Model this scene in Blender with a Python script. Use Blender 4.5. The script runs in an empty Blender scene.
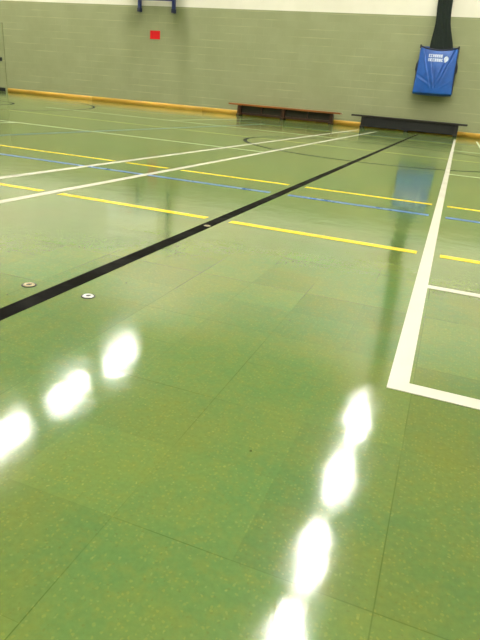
import bpy, bmesh, math, random
from mathutils import Vector, Matrix
random.seed(7)
S = bpy.context.scene
COL = S.collection

# ------------------------------------------------------------------ helpers
def srgb(r, g, b):
    f = lambda c: (c/255/12.92) if c/255 <= .04045 else ((c/255+.055)/1.055)**2.4
    return (f(r), f(g), f(b), 1.0)

class NT:
    """small wrapper for writing node graphs"""
    def __init__(s, name):
        s.m = bpy.data.materials.new(name); s.m.use_nodes = True
        s.t = s.m.node_tree; s.b = s.t.nodes['Principled BSDF']
    def n(s, typ, **kw):
        nd = s.t.nodes.new(typ)
        for k, v in kw.items(): setattr(nd, k, v)
        return nd
    def put(s, sock, v):
        if isinstance(v, bpy.types.NodeSocket): s.t.links.new(v, sock)
        elif v is not None: sock.default_value = v
    def math(s, op, a, b=None, c=None):
        nd = s.n('ShaderNodeMath', operation=op)
        s.put(nd.inputs[0], a); s.put(nd.inputs[1], b)
        if c is not None: s.put(nd.inputs[2], c)
        return nd.outputs[0]
    def mix(s, f, a, b, typ='MIX'):
        nd = s.n('ShaderNodeMix', data_type='RGBA', blend_type=typ)
        s.put(nd.inputs[0], f); s.put(nd.inputs[6], a); s.put(nd.inputs[7], b)
        return nd.outputs[2]
    def coord(s): return s.n('ShaderNodeTexCoord').outputs['Object']
    def sep(s, v):
        nd = s.n('ShaderNodeSeparateXYZ'); s.put(nd.inputs[0], v); return nd.outputs
    def comb(s, x, y, z=0.0):
        nd = s.n('ShaderNodeCombineXYZ')
        for i, v in enumerate((x, y, z)): s.put(nd.inputs[i], v)
        return nd.outputs[0]
    def noise(s, v, scale, detail=2.0, rough=.5, out=0):
        nd = s.n('ShaderNodeTexNoise'); s.put(nd.inputs['Vector'], v)
        nd.inputs['Scale'].default_value = scale; nd.inputs['Detail'].default_value = detail
        nd.inputs['Roughness'].default_value = rough
        return nd.outputs[out]
    def white(s, v):
        nd = s.n('ShaderNodeTexWhiteNoise', noise_dimensions='3D'); s.put(nd.inputs['Vector'], v); return nd.outputs['Value']
    def step(s, v, a, b, lo=0.0, hi=1.0):
        nd = s.n('ShaderNodeMapRange', interpolation_type='SMOOTHSTEP')
        s.put(nd.inputs[0], v)
        for i, q in enumerate((a, b, lo, hi)): nd.inputs[i+1].default_value = q
        return nd.outputs[0]
    def bump(s, h, strength, dist, prev=None):
        nd = s.n('ShaderNodeBump'); nd.inputs['Strength'].default_value = strength
        nd.inputs['Distance'].default_value = dist
        s.put(nd.inputs['Height'], h)
        if prev is not None: s.put(nd.inputs['Normal'], prev)
        return nd.outputs[0]
    def end(s, col=None, rough=None, normal=None, **kw):
        s.put(s.b.inputs['Base Color'], col); s.put(s.b.inputs['Roughness'], rough); s.put(s.b.inputs['Normal'], normal)
        for k, v in kw.items(): s.put(s.b.inputs[k.replace('_', ' ')], v)
        return s.m

def simple(name, rgb, rough=.5, var=.12, scale=20, metallic=0.0, bump=0.0):
    t = NT(name); v = t.coord(); c = srgb(*rgb)
    d = tuple(x*(1-var*2) for x in c[:3])+(1,)
    f = t.noise(v, scale, 4)
    nrm = t.bump(f, bump, .004) if bump else None
    return t.end(t.mix(t.step(f, .3, .7), d, c), rough, nrm, Metallic=metallic)

def mat_floor():
    t = NT('vinyl_tile_floor'); P = t.coord(); x, y, z = t.sep(P)
    T = .343
    u = t.math('DIVIDE', t.math('ADD', x, .319), T); v = t.math('DIVIDE', t.math('SUBTRACT', y, .48), T)
    u2 = t.math('MULTIPLY', u, 2.0); v2 = t.math('MULTIPLY', v, 2.0)
    fl = lambda q: t.math('FLOOR', q)
    def dist(q, size):   # distance in metres to the nearest seam
        return t.math('MULTIPLY', t.math('ABSOLUTE', t.math('SUBTRACT', t.math('FRACT', t.math('ADD', q, .5)), .5)), size)
    big = t.white(t.comb(fl(u), fl(v), 3.0)); half = t.white(t.comb(fl(u2), fl(v2), 9.0))
    strip = t.white(t.comb(fl(u2), fl(v), 5.0))
    seam_noise = t.noise(P, 2.6, 2)
    big_s = t.math('MINIMUM', dist(u, T), dist(v, T)); half_s = t.math('MINIMUM', dist(u2, T/2), dist(v2, T/2))
    m1 = t.math('MULTIPLY', t.step(big_s, .0004, .0012, 1, 0), t.step(seam_noise, .38, .6, .12, .8))
    m2 = t.math('MULTIPLY', t.math('MULTIPLY', t.step(half_s, .0004, .0012, 1, 0), t.math('GREATER_THAN', half, .45)), t.step(seam_noise, .4, .65, .1, .5))
    seam = t.math('MAXIMUM', m1, m2)
    # body colour: mottled green with per tile tone
    A, B, B2 = srgb(109, 148, 83), srgb(119, 151, 81), srgb(140, 150, 66)
    cloud = t.noise(P, 3.5, 4, .6); fine = t.noise(P, 120, 3, .6)
    base = t.mix(t.step(cloud, .35, .65), A, B)
    base = t.mix(t.step(t.noise(P, 1.7, 5, .65), .40, .66, 0, .7), base, B2)
    base = t.mix(t.step(t.noise(P, 38, 4, .7), .44, .66, 0, .35), base, B2)
    tone = t.math('ADD', t.math('MULTIPLY', big, .10), t.math('ADD', t.math('MULTIPLY', half, .09), t.math('MULTIPLY', strip, .07)))
    tone = t.math('MULTIPLY', t.math('ADD', tone, .78), .69)
    tone = t.math('MULTIPLY', tone, t.step(fine, .25, .75, .93, 1.06))
    vm = t.n('ShaderNodeVectorMath', operation='SCALE'); t.put(vm.inputs[0], base); t.put(vm.inputs['Scale'], tone)
    base = vm.outputs[0]
    # flecks: two voronoi layers, only some cells carry a chip
    def chips(scale, keep, r, seed):
        vo = t.n('ShaderNodeTexVoronoi'); sh = t.n('ShaderNodeVectorMath', operation='ADD')
        wob = t.n('ShaderNodeVectorMath', operation='SCALE'); t.put(wob.inputs[0], t.noise(P, 150, 2, out=1)); wob.inputs['Scale'].default_value = .006
        t.put(sh.inputs[0], P); t.put(sh.inputs[1], wob.outputs[0])
        s2 = t.n('ShaderNodeVectorMath', operation='ADD'); t.put(s2.inputs[0], sh.outputs[0]); s2.inputs[1].default_value = (seed, seed*.7, 0)
        t.put(vo.inputs['Vector'], s2.outputs[0]); vo.inputs['Scale'].default_value = scale
        on = t.math('LESS_THAN', t.sep(vo.outputs['Color'])[0], keep)
        return t.math('MULTIPLY', on, t.step(vo.outputs['Distance'], r*.6, r, 1, 0))
    base = t.mix(t.math('MULTIPLY', chips(170, .30, .42, 3.1), .10), base, srgb(190, 178, 70))
    base = t.mix(t.math('MULTIPLY', chips(170, .16, .38, 7.7), .07), base, srgb(205, 205, 130))
    base = t.mix(t.math('MULTIPLY', chips(180, .16, .34, 1.3), .22), base, srgb(92, 84, 30))
    base = t.mix(t.math('MULTIPLY', chips(30, .03, .085, 4.9), .7), base, srgb(40, 40, 15))
    base = t.mix(t.math('MULTIPLY', seam, .75), base, srgb(62, 84, 30))
    # polish: uneven sheen
    rough = t.step(t.noise(P, 5, 5, .65), .25, .75, .07, .115)
    nb = t.bump(t.noise(P, 9, 2, .5), .16, .004)
    nb = t.bump(t.noise(P, 300, 2, .6), .07, .0006, nb)
    nb = t.bump(seam, -.25, .001, nb)
    return t.end(base, rough, nb, Specular_IOR_Level=.7)

def mat_wall():
    t = NT('painted_blockwork'); P = t.coord(); x, y, z = t.sep(P)
    br = t.n('ShaderNodeTexBrick'); br.offset = .5
    t.put(br.inputs['Vector'], t.comb(t.math('ADD', x, y), z, 0.0))
    for k, q in (('Scale', 1.0), ('Mortar Size', .006), ('Mortar Smooth', .6), ('Bias', 0.0), ('Brick Width', .45), ('Row Height', .2)):
        br.inputs[k].default_value = q
    br.inputs['Color1'].default_value = (0, 0, 0, 1); br.inputs['Color2'].default_value = (1, 1, 1, 1); br.inputs['Mortar'].default_value = (.5, .5, .5, 1)
    joint = br.outputs['Fac']; bv = t.sep(br.outputs['Color'])[0]
    n1 = t.noise(P, 1.2, 4, .6); n2 = t.noise(P, 60, 3, .6)
    g = t.mix(t.step(n1, .3, .7), srgb(140, 145, 108), srgb(148, 152, 116))
    g = t.mix(t.math('MULTIPLY', bv, .22), g, srgb(132, 137, 100))
    g = t.mix(t.math('MULTIPLY', joint, t.step(t.noise(P, .9, 2), .4, .62, .02, .22)), g, srgb(184, 183, 140))
    hz = t.math('MULTIPLY', t.math('ABSOLUTE', t.math('SUBTRACT', t.math('FRACT', t.math('ADD', t.math('DIVIDE', z, .2), .5)), .5)), .2)
    mp = t.comb(t.math('MULTIPLY', t.math('ADD', x, y), .8), 0.0, t.math('MULTIPLY', t.math('FLOOR', t.math('ADD', t.math('DIVIDE', z, .2), .5)), 7.3))
    g = t.mix(t.math('MULTIPLY', t.step(hz, .004, .013, 1, 0), t.step(t.noise(mp, 1.0, 3), .46, .64, 0, .32)), g, srgb(190, 188, 146))
    g = t.mix(t.step(n2, .35, .75, 0, .16), g, srgb(110, 113, 72))
    w = t.mix(t.step(n1, .3, .7), srgb(216, 212, 197), srgb(222, 218, 204))
    c = t.mix(t.step(z, 2.832, 2.84), g, w)
    nb = t.bump(joint, -.5, .004); nb = t.bump(n2, .2, .003, nb)
    return t.end(c, .55, nb, Specular_IOR_Level=.25)

def mat_wood(name, a, b, axis=0, rough=.35, scale=1.0):
    t = NT(name); P = t.coord(); mp = t.n('ShaderNodeMapping'); t.put(mp.inputs[0], P)
    sc = [26*scale]*3; sc[axis] = 1.4*scale; mp.inputs['Scale'].default_value = sc
    f = t.noise(mp.outputs[0], 1.0, 5, .6); f2 = t.noise(P, 1.1, 2)
    c = t.mix(t.step(f, .3, .7), srgb(*a), srgb(*b))
    c = t.mix(t.step(f2, .4, .7, 0, .4), c, srgb(*[int(q*.75) for q in a]))
    return t.end(c, rough, t.bump(f, .15, .002))

def mat_line(name, rgb, worn, amount=.5, rough=.2, spec=.5):
    t = NT(name); P = t.coord()
    f = t.noise(P, 4, 6, .7); g = t.noise(P, 90, 3, .6)
    c = t.mix(t.math('MULTIPLY', t.step(f, .45, .7), t.step(g, .35, .65, .3*amount, amount)), srgb(*rgb), srgb(*worn))
    return t.end(c, t.step(f, .3, .7, rough*.8, rough*1.3), t.bump(t.noise(P, 9, 2, .5), .16, .004), Specular_IOR_Level=spec)

def mat_fabric(name, a, b, rough=.8, scale=240, bump=.3):
    t = NT(name); P = t.coord(); f = t.noise(P, scale, 3, .6); l = t.noise(P, 4, 3)
    c = t.mix(t.step(f, .3, .7), srgb(*a), srgb(*b)); c = t.mix(t.step(l, .4, .7, 0, .35), c, srgb(*a))
    return t.end(c, rough, t.bump(f, bump, .002))

def mat_light(name, rgb, strength):
    t = NT(name); P = t.coord(); x, y, z = t.sep(P)
    w = t.math('ABSOLUTE', t.math('SINE', t.math('MULTIPLY', x, math.pi/.15)))   # four tubes behind the diffuser
    e = t.math('MULTIPLY', t.step(w, 0, 1, .75, 1.15), strength)
    return t.end(srgb(240, 240, 235), .4, None, Emission_Color=srgb(*rgb), Emission_Strength=e)

class MB:
    def __init__(s): s.bm = bmesh.new()
    def box(s, x0, x1, y0, y1, z0, z1, bev=0.0, rot=None):
        r = bmesh.ops.create_cube(s.bm, size=1.0); vs = r['verts']
        for v in vs:
            v.co = Vector(((x0+x1)/2+v.co.x*(x1-x0), (y0+y1)/2+v.co.y*(y1-y0), (z0+z1)/2+v.co.z*(z1-z0)))
            if rot: v.co = rot @ v.co
        if bev:
            es = list({e for v in vs for e in v.link_edges})
            bmesh.ops.bevel(s.bm, geom=es, offset=bev, segments=2, affect='EDGES', profile=.7)
        return s
    def tube(s, pts, r, n=10, cap=True):
        pts = [Vector(p) for p in pts]; rings = []
        for i, p in enumerate(pts):
            d = (pts[min(i+1, len(pts)-1)]-pts[max(i-1, 0)]).normalized()
            a = d.cross(Vector((0, 0, 1)) if abs(d.z) < .9 else Vector((1, 0, 0))).normalized(); b = d.cross(a)
            rr = r[i] if isinstance(r, (list, tuple)) else r
            rings.append([s.bm.verts.new(p+(a*math.cos(q)+b*math.sin(q))*rr) for q in (2*math.pi*k/n for k in range(n))])
        s.loft(rings, cap)
        return s
    def loft(s, rings, cap=True, closed=True):
        for A, B in zip(rings, rings[1:]):
            n = len(A)
            for k in range(n if closed else n-1):
                f = s.bm.faces.new((A[k], A[(k+1) % n], B[(k+1) % n], B[k])); f.smooth = True
        if cap:
            s.bm.faces.new(rings[0][::-1]); s.bm.faces.new(rings[-1])
        return s
    def ring(s, cx, cy, r, w, z0, z1, a0=0.0, a1=2*math.pi, n=96):
        full = abs(a1-a0-2*math.pi) < 1e-6; prof = []
        for k in range(n if full else n+1):
            a = a0+(a1-a0)*k/n; c, q = math.cos(a), math.sin(a)
            prof.append([s.bm.verts.new((cx+c*R, cy+q*R, Z)) for R, Z in ((r-w/2, z0), (r+w/2, z0), (r+w/2, z1), (r-w/2, z1))])
        if full: prof.append(prof[0])
        for A, B in zip(prof, prof[1:]):
            for k in range(4): s.bm.faces.new((A[k], A[(k+1) % 4], B[(k+1) % 4], B[k]))
        if not full: s.bm.faces.new(prof[0][::-1]); s.bm.faces.new(prof[-1])
        return s
    def lathe(s, prof, c=(0, 0, 0), n=32):
        rings = [[s.bm.verts.new((c[0]+r*math.cos(2*math.pi*k/n), c[1]+r*math.sin(2*math.pi*k/n), c[2]+z)) for k in range(n)] for r, z in prof]
        return s.loft(rings)
    def poly(s, pts, y0, y1):
        """prism: outline in x,z extruded along y"""
        A = [s.bm.verts.new((x, y0, z)) for x, z in pts]; B = [s.bm.verts.new((x, y1, z)) for x, z in pts]
        n = len(pts)
        s.bm.faces.new(A); s.bm.faces.new(B[::-1])
        for k in range(n): s.bm.faces.new((A[k], B[k], B[(k+1) % n], A[(k+1) % n]))
        return s
    def build(s, name, mat, parent=None, loc=None):
        bmesh.ops.recalc_face_normals(s.bm, faces=s.bm.faces[:])
        me = bpy.data.meshes.new(name)
        if loc is not None:
            for v in s.bm.verts: v.co -= Vector(loc)
        s.bm.to_mesh(me); s.bm.free()
        o = bpy.data.objects.new(name, me); me.materials.append(mat); COL.objects.link(o)
        if loc is not None: o.location = loc
        if parent is not None: o.parent = parent
        return o

def tag(o, label=None, cat=None, group=None, kind=None):
    if label: o['label'] = label
    if cat: o['category'] = cat
    if group: o['group'] = group
    if kind: o['kind'] = kind
    return o
def empty(name, loc):
    o = bpy.data.objects.new(name, None); o.location = loc; o.empty_display_size = .1; COL.objects.link(o); return o

# ------------------------------------------------------------------ materials
M = dict(
    floor=mat_floor(), wall=mat_wall(),
    ceil=simple('ceiling_board', (225, 224, 214), .8, .05, 2),
    pine=mat_wood('varnished_pine', (214, 164, 62), (230, 184, 84)),
    bench=mat_wood('brown_bench_wood', (126, 72, 26), (152, 92, 38), rough=.3),
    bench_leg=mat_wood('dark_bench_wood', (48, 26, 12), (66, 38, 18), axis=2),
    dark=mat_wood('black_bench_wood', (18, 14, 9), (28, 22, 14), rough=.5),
    olive=mat_wood('under_seat_shade', (34, 32, 17), (46, 42, 24), rough=.6),  # shade between seat and floor, put into a dark tone
    darkpanel=mat_wood('dark_slate_board', (7, 8, 7), (13, 14, 12), rough=.7),
    rubber=simple('black_rubber', (22, 22, 22), .7),
    white=mat_line('white_line_paint', (206, 202, 189), (184, 188, 164), .3),
    yellow=mat_line('yellow_line_paint', (226, 200, 24), (190, 180, 56), .4),
    faint=mat_line('worn_yellow_line_paint', (190, 190, 110), (150, 168, 100), .9),
    fwhite=mat_line('worn_white_line_paint', (205, 214, 178), (160, 180, 130), .8),
    blue=mat_line('blue_line_paint', (50, 98, 176), (80, 122, 150), .3, .3, .3),
    fblue=mat_line('worn_blue_line_paint', (58, 92, 104), (84, 116, 96), .5, .45, .1),
    black=mat_line('black_line_tape', (11, 11, 7), (58, 52, 32), .25, .7, .03),
    tblack=mat_line('worn_black_line_paint', (20, 25, 13), (56, 70, 38), .45, .6, .1),
    red=mat_line('worn_red_line_paint', (205, 130, 80), (160, 150, 90), .6),
    brass=simple('worn_brass', (196, 180, 142), .45, .2, 200, .2),
    chrome=simple('chrome', (225, 225, 220), .4, .1, 200, .6),
    hole=simple('socket_hole', (12, 12, 10), .6),
    frame=simple('blue_enamel', (34, 52, 116), .35, .15, 10),
    navyp=simple('dark_blue_enamel', (26, 36, 74), .4, .15, 10),
    plate=simple('black_steel', (22, 24, 30), .4, .15, 10),
    backboard=simple('white_backboard', (235, 235, 230), .3, .03, 6),
    orange=simple('orange_enamel', (220, 90, 30), .4),
    cord=simple('white_cord', (230, 230, 225), .8),
    sign=simple('red_sign_face', (212, 4, 14), .9, .02, 8),
    bag=None, navy=mat_fabric('navy_webbing', (10, 16, 44), (18, 26, 62), .6),
    net=mat_fabric('dark_green_netting', (6, 16, 12), (20, 36, 28), .9, 90, .8),
    print=simple('white_print', (196, 208, 228), .5, .05, 60),
    door=simple('green_door_paint', (134, 139, 103), .45, .06, 3),
    doorframe=simple('door_frame_paint', (130, 136, 100), .7, .06, 3),
    housing=simple('white_metal_housing', (225, 225, 220), .4, .04, 5),
    lamp=mat_light('fluorescent_diffuser', (255, 250, 242), 118.0),
)
def mat_bag():
    t = NT('blue_vinyl_cloth'); P = t.coord()
    f = t.noise(P, 5, 4, .6); g = t.noise(P, 500, 2)
    c = t.mix(t.step(f, .3, .7), srgb(5, 68, 146), srgb(12, 82, 168))
    return t.end(c, .38, t.bump(g, .1, .001))
M['bag'] = mat_bag()

# ------------------------------------------------------------------ the hall
WX0, WX1, WY0, WY1, H = -17.6, 8.2, -5.0, 16.55, 8.4
def struct(o, label=None): return tag(o, label, None, None, 'structure')
floor = struct(MB().box(WX0-.2, WX1+.2, WY0-.2, WY1+.2, -.15, 0).build('floor', M['floor']))
struct(MB().box(WX0-.2, WX1+.2, WY1, WY1+.2, 0, H).build('wall_back', M['wall']))
struct(MB().box(WX0-.2, WX0, WY0, WY1, 0, H).build('wall_left', M['wall']))
struct(MB().box(WX1, WX1+.2, WY0, WY1, 0, H).build('wall_right', M['wall']))
struct(MB().box(WX0-.2, WX1+.2, WY0-.2, WY0, 0, H).build('wall_front', M['wall']))
struct(MB().box(WX0-.2, WX1+.2, WY0-.2, WY1+.2, H, H+.2).build('ceiling', M['ceil']))
# pine skirting with a rounded top, in butted lengths
sk = MB(); seg = [-15.1, -11.6, -7.55, -3.9, -.1, 3.8, WX1]
prof = [(0, 0), (-.035, 0), (-.035, .095), (-.030, .115), (-.018, .128), (0, .13)]
for a, b in zip(seg, seg[1:]):
    A = [sk.bm.verts.new((a+.002, WY1+p, q)) for p, q in prof]; B = [sk.bm.verts.new((b-.002, WY1+p, q)) for p, q in prof]
    sk.loft([A, B])
struct(sk.build('baseboard_back', M['pine']))
# double door at the far left end of the back wall
door = empty('door_1', (-16.2, WY1, 0)); struct(door)
L = (-16.2, WY1, 0)
def dpart(mb, name, mat, par=door):
    o = mb.build(name, mat, None, None)
    for v in o.data.vertices: v.co -= Vector(L)
    o.parent = par; return o
fr = MB().box(-15.19, -15.13, WY1-.036, WY1, 0, 2.12, .004).box(-17.25, -17.19, WY1-.036, WY1, 0, 2.12, .004).box(-17.25, -15.13, WY1-.05, WY1, 2.12, 2.18, .004)
dpart(fr, 'door_frame', M['wall'])
for a, b in ((-17.19, -16.2), (-16.2, -15.19)):
    dpart(MB().box(a+.005, b-.005, WY1-.03, WY1, .01, 2.115, .004), 'door_leaf', M['wall'])
    dpart(MB().box(a+.06, b-.03, WY1-.09, WY1-.05, .985, 1.10, .01).box(a+.08, a+.14, WY1-.06, WY1-.028, 1.0, 1.08).box(b-.12, b-.06, WY1-.06, WY1-.028, 1.0, 1.08), 'push_bar', M['plate'])
    dpart(MB().box(a+.01, b-.005, WY1-.036, WY1-.029, .01, .13, .002), 'kick_plate', M['plate'])

# ------------------------------------------------------------------ painted court lines (parts of the floor)
def line(name, mat, segs, z, label):
    mb = MB()
    for s in segs: mb.box(s[0], s[1], s[2], s[3], 0.0, z)
    o = mb.build(name, mat, floor); o['label'] = label; return o
HW = .0225
def xline(y, x0, x1, w, gaps=()):          # along the back wall's direction, broken at the given x positions
    out = []; a = x0
    for g0, g1 in gaps: out.append((a, g0, y-w/2, y+w/2)); a = g1
    out.append((a, x1, y-w/2, y+w/2)); return out
def yline(x, y0, y1, w): return [(x-w/2, x+w/2, y0, y1)]
BY = 1.031; ML = 13.4
line('court_line', M['black'], yline(-.922, -3.0, 15.35, .052), .0010, 'thick black line running lengthwise between two courts')
line('court_line', M['white'], [(-.026, .016, BY, BY+ML)], .0013, 'white outer side line of the right badminton court')
line('court_line', M['white'], xline(BY+.021, .016, 6.1, .042), .0013, 'white back line meeting the right side line at a corner')
line('court_line', M['fwhite'], yline(.48, BY+.042, BY+ML, .04), .0012, 'white inner side line of the right badminton court')
line('court_line', M['white'], xline(1.81, .014, 6.1, .035), .0012, 'white long service line just beyond the right corner')
for y, nm in ((5.73, 'nearer'), (9.76, 'farther')):
    line('court_line', M['fwhite'], xline(y, .014, 6.1, .04), .0012, 'white short service line of the right court, %s one' % nm)
for x, mt, nm in ((-1.847, 'white', 'outer'), (-2.307, 'white', 'inner')):
    line('court_line', M[mt], yline(x, BY, BY+ML, .045), .0013, 'white %s side line of the left badminton court' % nm)
for y, nm in ((5.73, 'nearer'), (9.73, 'farther')):
    line('court_line', M['fwhite'], xline(y, -7.95, -1.87, .04), .0012, 'thin white short service line of the left court, %s one' % nm)
line('court_line', M['fwhite'], yline(-5.12, BY, 5.73, .04)+yline(-5.12, 9.73, BY+ML, .04), .0011, 'thin white centre line of the left court')
gb, gr, g2, g3 = (-.985, -.868), (-.05, .04), (-1.905, -1.795), (-2.36, -2.25)
line('court_line', M['yellow'], xline(2.27, -16, 8, .05, (g2, gb, gr)), .0010, 'bright yellow line crossing the court nearest the camera')
line('court_line', M['yellow'], xline(3.63, -16, 8, .05, (g3, g2, gb, gr)), .0010, 'yellow line just beyond the blue line')
line('court_line', M['blue'], xline(3.21, -9.9, 8.1, .045, (gb, gr)), .0010, 'blue line between the two yellow lines')
line('court_line', M['faint'], xline(7.72, -16, 8, .04), .0009, 'pale yellow line across the middle of the hall')
line('court_line', M['fblue'], yline(-4.03, 3.23, 12.2, .05), .0008, 'faded blue attack line running lengthwise')
line('court_line', M['fblue'], xline(12.22, -9.9, 8.1, .045), .0008, 'faded blue line far across the hall')
line('court_line', M['faint'], xline(11.82, -16, 8, .035), .0008, 'pale yellow line far across the hall')
def arc(mat, cx, cy, r, w, label, a0=0, a1=2*math.pi):
    o = MB().ring(cx, cy, r, w, 0, .0009, a0, a1).build('court_line', mat, floor); o['label'] = label
arc(M['tblack'], -.9, 7.68, 1.79, .05, 'black centre circle on the court')
arc(M['tblack'], -13.75, 8.1, 6.65, .05, 'large black arc near the left end of the hall', -1.2, 1.2)
arc(M['tblack'], -10.15, 8.5, 1.85, .05, 'small black arc at the left edge', -1.6, 1.6)
arc(M['red'], -9.3, 12.0, .35, .07, 'short faded red mark', -.6, 1.2)

# floor sockets
def socket(x, y, ring_mat, label, r=.015):
    e = empty('floor_socket', (x, y, 0)); tag(e, label, 'floor socket')
    MB().lathe([(r*.45, 0), (r*.5, .0022), (r*.62, .0034), (r*.85, .003), (r, .0012), (r, 0)]).build('rim', ring_mat, e)
    MB().lathe([(r*.9, 0), (r*.9, .0012), (r*1.22, .0012), (r*1.25, 0)]).build('surround', M['hole'], e)
    MB().lathe([(.0005, 0), (.0005, .0012), (r*.47, .0012), (r*.47, 0)]).build('hole', M['hole'], e)
    return e
socket(-.826, 1.142, M['chrome'], 'round chrome floor socket with dark hole to the right of the thick black line')
socket(-1.008, 1.128, M['brass'], 'round dull tan floor socket to the left of the thick black line', .016)
socket(-.915, 2.12, M['brass'], 'small brass floor socket set in the thick black line', .014)

# ------------------------------------------------------------------ benches
def bench(x0, x1, yc, top, leg, rail, label, panel=None, uprights=()):
    e = empty('gym_bench', ((x0+x1)/2, yc, 0)); cx = (x0+x1)/2; Ln = x1-x0
    tag(e, label, 'bench')
    def p(mb, name, mat): return mb.build(name, mat, e)
    p(MB().box(-Ln/2, Ln/2, -.12, .12, .285, .335, .012), 'seat', top)
    p(MB().box(-Ln/2+.3, Ln/2-.3, -.03, .03, .035, .095, .006), 'balance_beam', rail)
    for px in (-Ln/2+.33, 0, Ln/2-.26):
        lg = p(MB().poly([(px-.05, .02), (px+.05, .02), (px+.045, .285), (px-.045, .285)], -.085, .085), 'leg', leg)
        MB().box(px-.055, px+.055, -.155, .155, .012, .05, .006).build('foot', leg, lg)
        for sy in (-.12, .12): MB().box(px-.045, px+.045, sy-.025, sy+.025, 0, .013, .002).build('pad', M['rubber'], lg)
    for px in uprights:
        p(MB().box(px-.015, px+.015, -.02, .02, .09, .288), 'upright', leg)
    if panel: p(MB().box(-Ln/2+.36, Ln/2-.3, -.095 if not uprights else .03, -.08 if not uprights else .045, .045, .288, .003), 'web_shade_board', panel)  # on the left bench an added dark sheet standing in for shade
    return e
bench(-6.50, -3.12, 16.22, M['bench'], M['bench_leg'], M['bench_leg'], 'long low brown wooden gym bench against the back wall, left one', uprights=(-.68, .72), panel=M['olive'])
bench(-2.82, .23, 16.22, M['dark'], M['dark'], M['darkpanel'], 'long low black gym bench under the blue bag, right one', panel=M['darkpanel'])

# ------------------------------------------------------------------ blue bag with bundled dividing net
BX0, BX1, BZ0, BZ1 = -1.32, -.385, 1.0, 2.11
be = empty('net_bag', (-.85, 16.3, 1.0))
tag(be, 'blue vinyl net bag hanging on the green wall with white lettering', 'bag')
def bag_front(u, v):
    """u across 0..1, v up 0..1 -> point; front sheet with sag, belly and creases"""
    x = BX0+(BX1-BX0)*u+.05*(1-v)*u
    s = 2*u-1
    top = BZ1-.075*(1-s*s)**.8                       # sagging hem between the two hung corners
    z = BZ0+.02+(top-BZ0-.02)*v
    x += (-.012*math.sin(math.pi*v)*s)
    belly = .05+.13*(1-v)**.8*(1-.55*s*s)+.035*math.sin(math.pi*v)*(1-s*s)
    y = 16.33-belly
    # creases fan from the corners towards the bottom middle
    for (cx, cz, dx, dz, amp, wd) in ((.08, 1, .34, -.85, .030, .045), (.30, .85, .22, -.72, .028, .04), (.92, 1, -.34, -.85, .030, .045), (.72, .8, -.2, -.62, .028, .04), (.44, .6, .06, -.45, .018, .05), (.02, .38, .42, -.2, .009, .06), (.97, .30, -.36, -.24, .007, .05)):
        px, pz = u-cx, v-cz; l = math.hypot(dx, dz); tt = max(0, min(1, (px*dx+pz*dz)/l/l))
        d = math.hypot(px-dx*tt, pz-dz*tt); side = px*dz-pz*dx
        y -= amp*math.sin(min(1, d/wd)*math.pi)*(1 if side > 0 else -1)*math.exp(-(d/wd)**2)*(.3+.7*math.sin(math.pi*min(1, tt+.12)))
    return Vector((x, y, z))
NU, NV = 56, 60
mb = MB(); rows = []
for j in range(7):                                   # rolled bottom
    a = j/7*math.pi*.5
    rows.append([mb.bm.verts.new(Vector((bag_front(i/NU, 0).x, 16.40-(16.40-bag_front(i/NU, 0).y)*math.sin(a), BZ0+.02-.07*math.cos(a)*(1-.3*(2*i/NU-1)**2)))) for i in range(NU+1)])
for j in range(NV+1): rows.append([mb.bm.verts.new(bag_front(i/NU, j/NV)) for i in range(NU+1)])
mb.loft(rows, cap=False, closed=False)
front = mb.build('front_sheet', M['bag'], be, be.location)
front.location = (0, 0, 0)
sol = front.modifiers.new('t', 'SOLIDIFY'); sol.thickness = .004; sol.offset = 1
def bpart(mb, name, mat, par=be):
    o = mb.build(name, mat, par, be.location); o.location = (0, 0, 0); return o
# back sheet, hem, side webbing and corner tabs
bpart(MB().box(BX0+.01, BX1-.01, 16.40, 16.41, BZ0-.02, BZ1+.01), 'back_sheet', M['bag'])
bpart(MB().tube([bag_front(i/30, 1)+Vector((0, .002, .004)) for i in range(31)], .02, 8), 'hem', M['navy'])
for u, sg in ((0, -1), (1, 1)):
    m = MB(); pts = []
    outl = [(0, 1.0, .012), (0, .72, .012), (0, .62, .055), (0, .5, .06), (0, .44, .03), (0, .2, .02), (0, .0, .012)]
    A = [m.bm.verts.new(bag_front(u, v)+Vector((0, .012, 0))) for _, v, w in outl]
    B = [m.bm.verts.new(Vector((bag_front(u, v).x+sg*w, 16.37, bag_front(u, v).z))) for _, v, w in outl]
    C = [m.bm.verts.new(Vector((bag_front(u, v).x-sg*.01, 16.405, bag_front(u, v).z))) for _, v, w in outl]
    m.loft([A, B, C], cap=False, closed=False)
    bpart(m, 'side_gusset', M['navy'])
    p = bag_front(u, 1)
    bpart(MB().box(p.x-.02, p.x+.02, 16.25, 16.41, p.z-.045, p.z+.035, .008).tube([(p.x, 16.40, p.z+.01), (p.x, 16.50, p.z+.02), (p.x, WY1-.004, p.z+.02)], .012, 8), 'corner_hook', M['plate'])
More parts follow.
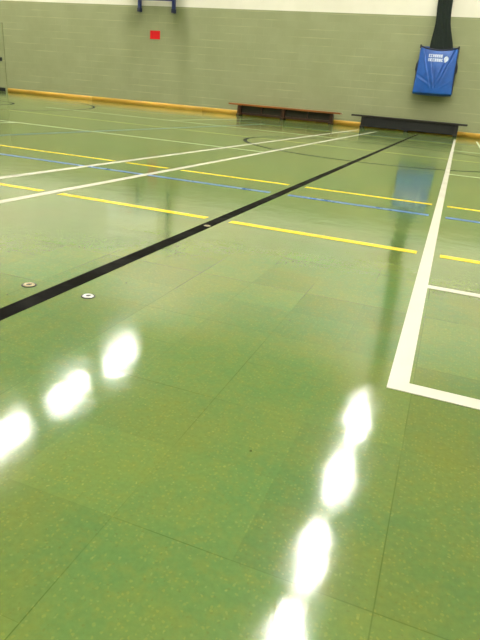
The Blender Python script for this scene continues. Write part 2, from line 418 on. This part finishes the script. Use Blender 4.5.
# printed lettering, too blurred to read: two rows of white characters and a round emblem
def on_bag(x, z, off=.007):
    u = (x-BX0)/(BX1-BX0); v = .5
    for _ in range(12): v += (z-bag_front(u, v).z)/(BZ1-BZ0)
    p = bag_front(u, v); return Vector((p.x, p.y-off, p.z))
def patch(m, x0, x1, z0, z1, n=3):
    g = [[m.bm.verts.new(on_bag(x0+(x1-x0)*i/n, z0+(z1-z0)*j/n)) for i in range(n+1)] for j in range(n+1)]
    m.loft(g, cap=False, closed=False)
pr = MB(); rnd = random.Random(3)
for zr, hh, x0, x1 in ((1.862, .072, -1.085, -.735), (1.765, .072, -1.085, -.71)):
    n = 7; w = (x1-x0)/n
    for k in range(n):
        a = x0+k*w+.004; b = a+w-.012; st = .016
        patch(pr, a, a+st, zr, zr+hh)
        kind = rnd.randrange(4)
        if kind != 1: patch(pr, b-st, b, zr, zr+hh)
        patch(pr, a+st, b-(st if kind != 1 else 0), zr+hh-st, zr+hh)
        if kind != 2: patch(pr, a+st, b-st, zr+hh*.42, zr+hh*.42+st)
        if kind in (1, 3): patch(pr, a+st, b-(st if kind != 1 else 0), zr, zr+st)
bpart(pr, 'lettering', M['print'], be)
em = MB(); c = (-.64, 1.835)
vs = []
for r in (.0, .03, .055):
    vs.append([em.bm.verts.new(on_bag(c[0]+r*math.cos(q)*(1.0)+.0, c[1]+r*math.sin(q)*1.15)) for q in (2*math.pi*k/20 for k in range(20))])
em.loft(vs, cap=False)
patch(em, -.68, -.635, 1.755, 1.80)
bpart(em, 'emblem', M['print'], be)

# the bundled net: gathered folds, narrowing upwards to the ceiling track
ne = empty('divider_net', (-.85, 16.33, 1.99))
tag(ne, 'dark green bundled divider net hanging from the ceiling into the blue bag', 'net')
m = MB(); rings = []
zs = [1.99, 2.03, 2.1, 2.2, 2.35, 2.5, 2.65, 2.8, 3.0, 3.3, 3.8, 4.5, 5.2, 6.0, 7.0, 8.24]
n = 96
for z in zs:
    k = max(0, min(1, (z-2.0)/.8)); kk = k*k*(3-2*k)
    hw = .255*(1-kk)+.155*kk; hd = .04*(1-kk)+.085*kk
    cx = -.82*(1-kk)+(-.93)*kk - .0
    cx = -.81-.145*max(0, min(1, (z-2.0)/1.2))+.14*max(0, min(1, (z-3.2)/1.8))
    ring = []
    for i in range(n):
        a = 2*math.pi*i/n
        f = 1+.13*math.cos(13*a+.8*math.sin(z*1.3))+.06*math.cos(29*a+z)
        ring.append(m.bm.verts.new((cx+hw*f*math.cos(a), 16.36+hd*f*math.sin(a), z)))
    rings.append(ring)
m.loft(rings)
o = m.build('netting', M['net'], ne, ne.location); o.location = (0, 0, 0)
for z in (3.6,):
    o = MB().ring(-.955, 16.33, .175, .02, z, z+.03).build('tie_cord', M['navy'], ne, ne.location); o.location = (0, 0, 0); 
    o.scale = (1, 1, 1)
struct(MB().box(-1.0, -.92, WY0, WY1, 8.24, 8.4, .01).build('trim_1', M['housing']))

# ------------------------------------------------------------------ wall mounted basketball frame
fe = empty('basketball_frame', (-9.25, WY1, 2.7))
tag(fe, 'blue steel wall frame of a basketball goal above the red sign', 'basketball goal')
def fpart(mb, name, mat, par=fe):
    o = mb.build(name, mat, par, fe.location); o.location = (0, 0, 0); return o
OUT = 15.2
for px in (-9.77, -8.61):
    fpart(MB().box(px-.036, px+.036, WY1-.14, WY1-.02, 2.66, 4.6, .01), 'post', M['frame'])
    fpart(MB().box(px-.046, px+.046, WY1-.15, WY1, 2.655, 2.76, .012), 'foot_bracket', M['navyp'])
    fpart(MB().box(px-.05, px+.05, OUT+.08, WY1-.1, 3.12, 3.19, .008), 'arm', M['frame'])
    fpart(MB().box(px-.05, px+.05, OUT+.08, WY1-.1, 4.1, 4.17, .008), 'arm', M['frame'])
    fpart(MB().tube([(px, WY1-.12, 4.5), (px, OUT+.12, 4.14)], .02), 'stay', M['frame'])
    fpart(MB().box(px-.03, px+.03, OUT+.02, OUT+.09, 3.0, 4.25, .008), 'hanger', M['frame'])
for z in (2.985, 4.3):
    fpart(MB().box(-9.74, -8.64, WY1-.11, WY1-.06, z-.018, z+.018, .006), 'cross_bar', M['frame'])
fpart(MB().box(-10.15, -8.35, OUT-.02, OUT+.02, 2.98, 4.05, .005), 'backboard', M['backboard'])
fpart(MB().ring(-9.25, OUT-.37, .225, .018, 3.04, 3.06, n=40).box(-9.33, -9.17, OUT-.15, OUT-.02, 3.0, 3.07), 'hoop', M['orange'])
# red square sign
tag(MB().box(-9.43, -9.09, WY1-.018, WY1, 1.94, 2.175, .004).build('wall_sign', M['sign'], None, (-9.26, WY1, 2.05)), 'small plain red square sign on the green wall below the blue frame', 'sign')

# ------------------------------------------------------------------ hanging fluorescent fittings: two rows over the gangways, side rows added for brightness
LZ = 8.0
def fitting(x, y, w, l, label, src=[None]):
    if src[0] is None:
        e = empty('ceiling_light', (x, y, LZ))
        MB().poly([(-w/2-.03, 0), (w/2+.03, 0), (w/2-.05, .12), (-w/2+.05, .12)], -l/2-.03, l/2+.03).build('housing', M['housing'], e)
        MB().box(-w/2, w/2, -l/2, l/2, -.02, -.001, .004).build('diffuser', M['lamp'], e)
        for sy in (-l*.35, l*.35): MB().tube([(0, sy, .1), (0, sy, H-LZ)], .008, 6).build('hanger', M['plate'], e)
        src[0] = e
    else:
        e = src[0].copy(); COL.objects.link(e); e.location = (x, y, LZ)
        for ch in src[0].children:
            c = ch.copy(); COL.objects.link(c); c.parent = e
    tag(e, label, 'ceiling light', 'fluorescent fittings under the ceiling')
ORD = ('farthest', 'second farthest', 'third farthest', 'fourth farthest', 'extra fifth farthest', 'extra nearest')
for x, ys, nm in ((-.96, (14.2, 11.4, 8.7, 6.5, 3.8, 1.1), 'over the thick black line'), (-9.12, (14.3, 11.6, 8.9, 6.2, 3.5, .8), 'in the left row'),  # fittings nearer than the floor reflections are added to brighten the hall
                  (5.0, (14.2, 11.4, 8.7, 6.0, 3.3, .6), 'in the added right row'), (-16.4, (13.6, 11.2, 8.9, 6.5, 4.2), 'in the added far left row')):  # both of these rows are added out of view for more light
    for k, y in enumerate(ys): fitting(x, y, .28, 1.5, '%s white fluorescent light %s under the ceiling' % (ORD[k], nm))

# ------------------------------------------------------------------ world, camera, colour
w = bpy.data.worlds.new('World'); S.world = w; w.use_nodes = True
w.node_tree.nodes['Background'].inputs[0].default_value = (.8, .85, .8, 1); w.node_tree.nodes['Background'].inputs[1].default_value = .1
cam = bpy.data.cameras.new('Camera'); co = bpy.data.objects.new('Camera', cam); COL.objects.link(co)
r = Vector((0.93105613, 0.3556851, 0.08137925)); u = Vector((-0.20640993, 0.32951504, 0.92131145)); f = Vector((-0.30088107, 0.87459016, -0.38021393))
mt = Matrix((r, u, -f)).transposed().to_4x4(); mt.translation = Vector((0, 0, .525)); co.matrix_world = mt
cam.sensor_fit = 'AUTO'; cam.sensor_width = 36; cam.lens = 541.7/640*36; cam.clip_start = .02; cam.clip_end = 100
S.camera = co
S.view_settings.view_transform = 'Standard'; S.view_settings.look = 'None'; S.view_settings.exposure = 0.08; S.view_settings.gamma = 1.0
